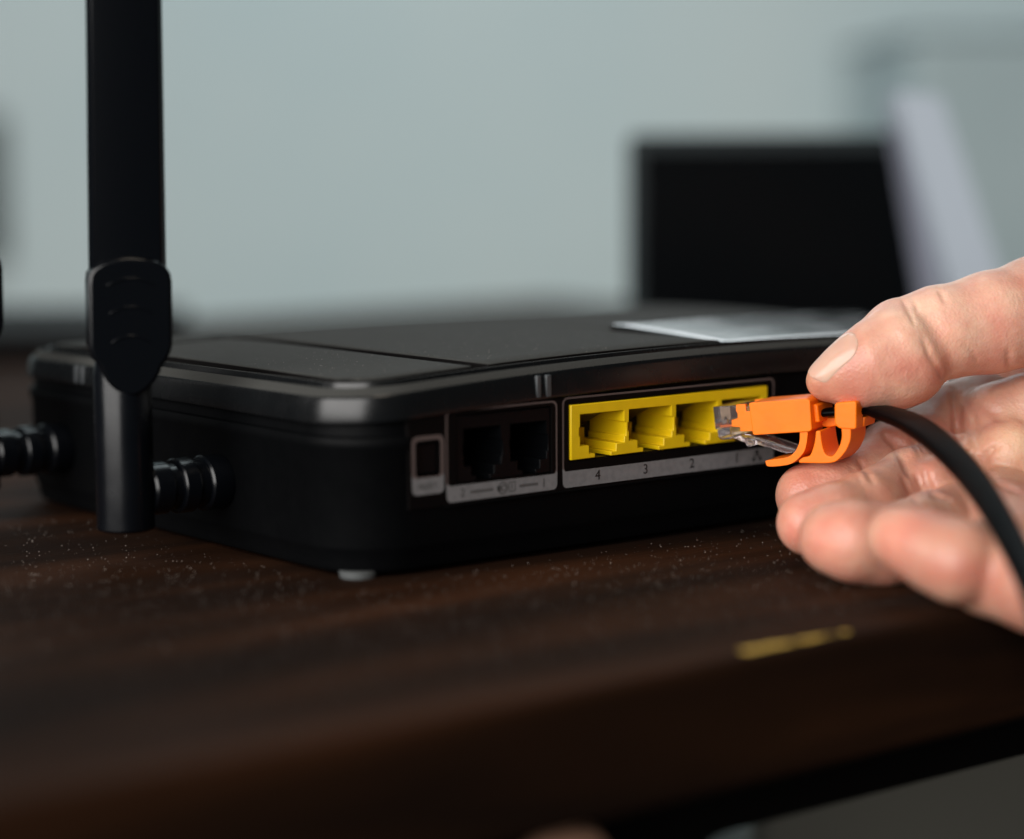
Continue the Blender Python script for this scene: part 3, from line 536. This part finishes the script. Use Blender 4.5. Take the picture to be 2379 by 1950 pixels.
def build_hand(h=.47):
    lo = np.array([50., -60., 412.]); hi = np.array([206., 52., 596.]); N = np.ceil((hi - lo) / h).astype(int); AX = [(lo[i] + h * np.arange(N[i])).astype(np.float32) for i in range(3)]
    def window(A, B, mg):
        i0 = np.clip(np.floor((np.minimum(A, B) - mg - lo) / h).astype(int), 0, N); i1 = np.clip(np.ceil((np.maximum(A, B) + mg - lo) / h).astype(int), 0, N)
        if (i1 <= i0).any(): return None
        s = tuple(slice(p, q) for p, q in zip(i0, i1)); x = AX[0][s[0]][:, None, None] - np.float32(A[0]); y = AX[1][s[1]][None, :, None] - np.float32(A[1]); z = AX[2][s[2]][None, None, :] - np.float32(A[2])
        d = (B - A).astype(np.float32); t = np.clip((x * d[0] + y * d[1] + z * d[2]) / max(float(d @ d), 1e-6), 0, 1).astype(np.float32)
        return s, x - t * d[0], y - t * d[1], z - t * d[2], t
    def smin(a, b, k): q = np.maximum(k - np.abs(a - b), 0) / k; return np.minimum(a, b) - q * q * (k * .25)
    total = np.full(N, 9, np.float32)
    for name, k, kj, chains in HAND_GROUPS:
        F = np.full(N, 9, np.float32)
        for c in chains:
            for a, b in zip(c[:-1], c[1:]):
                wn = window(np.array(a[:3]), np.array(b[:3]), max(a[3], b[3]) + 8)
                if wn is None: continue
                s, x, y, z, t = wn; F[s] = smin(F[s], np.sqrt(x * x + y * y + z * z) - (a[3] + (b[3] - a[3]) * t), k)
        total = smin(total, F, kj)
    C = np.zeros(N, np.float32); dd = np.arange(lo[2] + 1, hi[2] - 1, .25)
    for amp, sig, P in HAND_CREASES:                       # each crease line is first laid onto the skin, then pressed in
        pts = []
        for a, b in zip(P[:-1], P[1:]): pts += [np.array(a) * (1 - k / 5) + np.array(b) * k / 5 for k in range(5)]
        pts.append(np.array(P[-1])); Q = []
        for tx, ty in pts:
            i = np.round((np.stack([tx * dd, ty * dd, dd], 1) - lo) / h).astype(int); ok = ((i >= 0) & (i < N)).all(1)
            if not ok.any(): continue
            w_ = total[i[ok, 0], i[ok, 1], i[ok, 2]]; k = np.argmax(w_ < 0)
            if w_[k] < 0: d_ = dd[ok][k]; Q.append(np.array([tx * d_, ty * d_, d_]))
        for n_, (a, b) in enumerate(zip(Q[:-1], Q[1:])):
            if abs(a[2] - b[2]) > 5: continue
            wn = window(a, b, 3 * sig + 2)
            if wn is None: continue
            s, x, y, z, t = wn; fade = min(1, (n_ + 1) / 3, (len(Q) - 1 - n_) / 3); C[s] = np.maximum(C[s], amp * fade * np.exp(-(x * x + y * y + z * z * .2) / (2 * sig * sig)))
    total += C
    ins = total < 0; ins[0] = ins[-1] = False; ins[:, 0] = ins[:, -1] = False; ins[:, :, 0] = ins[:, :, -1] = False
    D = np.where(ins, np.minimum(total, -1e-4), np.maximum(total, 1e-4))
    # surface nets
    n0, n1, n2 = N - 1; acc = np.zeros((n0, n1, n2, 3), np.float32); cnt = np.zeros((n0, n1, n2), np.float32)
    cor = [(i, j, k) for i in (0, 1) for j in (0, 1) for k in (0, 1)]; sub = lambda A, c: A[c[0]:c[0] + n0, c[1]:c[1] + n1, c[2]:c[2] + n2]
    sm = sum(sub(ins, c).astype(np.int8) for c in cor); act = np.argwhere((sm > 0) & (sm < 8)); idx = np.full((n0, n1, n2), -1, np.int32); idx[tuple(act.T)] = np.arange(len(act))
    P = np.zeros((len(act), 3)); W = np.zeros(len(act)); V = {c: D[act[:, 0] + c[0], act[:, 1] + c[1], act[:, 2] + c[2]] for c in cor}
    for a in cor:
        for ax in range(3):
            if a[ax] == 0:
                b = list(a); b[ax] = 1; b = tuple(b); va, vb = V[a], V[b]; m = (va < 0) != (vb < 0); t = np.where(m, va / np.where(m, va - vb, 1), 0)
                p = np.array(a, float)[None].repeat(len(act), 0); p[:, ax] += t; P[m] += p[m]; W[m] += 1
    P = (P / W[:, None] + act) * h + lo; faces = []
    for ax in range(3):
        o = [i for i in range(3) if i != ax]; e = np.argwhere(np.take(ins, range(N[ax] - 1), ax) != np.take(ins, range(1, N[ax]), ax)); e = e[(e[:, o[0]] > 0) & (e[:, o[1]] > 0)]
        q = []
        for da, db in ((0, 0), (1, 0), (1, 1), (0, 1)):
            c = e.copy(); c[:, o[0]] -= da; c[:, o[1]] -= db; q.append(idx[c[:, 0], c[:, 1], c[:, 2]])
        q = np.stack(q, 1); inside = ins[e[:, 0], e[:, 1], e[:, 2]]; flip = inside if ax != 1 else ~inside
        q[~flip] = q[~flip][:, ::-1]; faces.append(q)
    F = np.concatenate(faces); F = F[(F >= 0).all(1)]
    return P, F
hp, hf = build_hand()
Rm = np.array([list(CAM_R), list(CAM_U), list(CAM_F)]); hw = (hp @ Rm + np.array([-258.315, -377.443, 87.816])) 
org = hw[hp[:, 0] > 190].mean(0); hm = bpy.data.meshes.new('hand'); hm.vertices.add(len(hw)); hm.vertices.foreach_set('co', ((hw - org) * S).astype(np.float32).ravel())
hm.loops.add(len(hf) * 4); hm.loops.foreach_set('vertex_index', hf.astype(np.int32).ravel()); hm.polygons.add(len(hf)); hm.polygons.foreach_set('loop_start', np.arange(0, len(hf) * 4, 4, dtype=np.int32))
hm.polygons.foreach_set('use_smooth', np.ones(len(hf), bool)); hm.update(calc_edges=True); hm.validate()
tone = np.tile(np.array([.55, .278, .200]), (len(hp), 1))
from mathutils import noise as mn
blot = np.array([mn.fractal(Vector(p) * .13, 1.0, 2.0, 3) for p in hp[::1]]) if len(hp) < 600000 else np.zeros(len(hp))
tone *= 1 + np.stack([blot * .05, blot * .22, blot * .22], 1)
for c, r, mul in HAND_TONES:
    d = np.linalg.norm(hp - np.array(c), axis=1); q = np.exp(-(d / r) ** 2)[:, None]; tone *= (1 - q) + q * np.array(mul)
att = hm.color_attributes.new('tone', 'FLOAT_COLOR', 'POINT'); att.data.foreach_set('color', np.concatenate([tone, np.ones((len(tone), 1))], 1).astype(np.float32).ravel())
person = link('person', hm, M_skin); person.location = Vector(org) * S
tag(person, 'bare hand with thumb on top and curled fingers below, holding the orange plug clip', 'person')
smd = person.modifiers.new('smooth', 'SMOOTH'); smd.factor = .5; smd.iterations = 1
# thumbnail: a thin curved plate set into the thumb's back
from mathutils.bvhtree import BVHTree
def nail():
    bvh = BVHTree.FromPolygons([Vector(p) for p in hw], [tuple(int(i) for i in f) for f in hf])
    a = hand_world(NAIL['tip']); b = hand_world(NAIL['base']); axis = (b - a); L = axis.length; axis.normalize()
    dn = CAM_R * NAIL['up'][0] + CAM_U * NAIL['up'][1] + CAM_F * NAIL['up'][2]; dn = (dn - axis * dn.dot(axis)).normalized(); side = axis.cross(dn)
    nu, nv = 26, 26; hwid = NAIL['w'] / 2; H = np.zeros((nv + 1, nu + 1)); PO = {}
    for j in range(nv + 1):
        q = j / nv; end = math.sqrt(max(1 - max(0, (q - .62) / .38) ** 2.4 * .92, .02)) * math.sqrt(max(1 - max(0, (.2 - q) / .2) ** 2 * .62, .02))
        for i in range(nu + 1):
            u = 2 * i / nu - 1; p = a + axis * (L * q - .9 * (1 - u * u) * max(0, 1 - q * 4)) + side * (u * hwid * end); PO[j, i] = p
            hit, nrm, _, _ = bvh.ray_cast(p + dn * 12, -dn, 30); H[j, i] = (hit - p).dot(dn) if hit else np.nan
    for j in range(nv, -1, -1):
        row = H[j]; ok = ~np.isnan(row)
        if ok.sum() < 4: H[j] = H[j + 1] - .12
        elif not ok.all(): H[j] = np.interp(np.arange(nu + 1), np.where(ok)[0], row[ok])
    for _ in range(5):                                           # a nail is smoother than the flesh below it
        K = H.copy(); K[1:-1] = (H[:-2] + H[2:] + 2 * H[1:-1]) / 4; K[:, 1:-1] = (K[:, :-2] + K[:, 2:] + 2 * K[:, 1:-1]) / 4; H = K
    v = []; f = []
    for layer in (0, -.55):
        for j in range(nv + 1):
            for i in range(nu + 1):
                q = j / nv; u = 2 * i / nu - 1; e = max(abs(u) ** 4, max(0, (q - .85) / .15) ** 2); v.append(PO[j, i] + dn * (H[j, i] + NAIL['lift'] - .36 * e + layer))
    n = (nu + 1) * (nv + 1)
    for l in (0, 1):
        for j in range(nv):
            for i in range(nu): k = l * n + j * (nu + 1) + i; f.append((k, k + 1, k + nu + 2, k + nu + 1))
    for j in range(nv):
        for i in (0, nu): k = j * (nu + 1) + i; f.append((k, k + nu + 1, k + nu + 1 + n, k + n))
    for i in range(nu):
        for j in (0, nv): k = j * (nu + 1) + i; f.append((k, k + 1, k + 1 + n, k + n))
    return mesh('thumb_nail', v, f, M_nail, ang=60)
nl = nail(); keep(nl, person); nl['label'] = 'pale thumb nail'
# silver braided ring glimpsed between thumb and index finger
def ring():
    c = hand_world(RING['c']); ax = (CAM_R * RING['ax'][0] + CAM_U * RING['ax'][1] + CAM_F * RING['ax'][2]).normalized(); X = ax.orthogonal().normalized(); Y = ax.cross(X); R = RING['r']
    root = tag(empty('ring', c), 'small braided silver ring glimpsed between the thumb and the palm', 'ring')
    for s in range(3):
        v = []; f = []; n = 150; K = 8
        for i in range(n):
            t = 2 * math.pi * i / n; ph = 9 * t + s * 2.094; e = X * math.cos(t) + Y * math.sin(t); p = c + e * (R + .45 * math.cos(ph)) + ax * (.95 * math.sin(ph))
            for k in range(K): u = 2 * math.pi * k / K; v.append(p + e * (.5 * math.cos(u)) + ax * (.5 * math.sin(u)))
        for i in range(n):
            for k in range(K): f.append((i * K + k, i * K + (k + 1) % K, ((i + 1) % n) * K + (k + 1) % K, ((i + 1) % n) * K + k))
        keep(mesh('strand', v, f, M_silver), root)
ring()
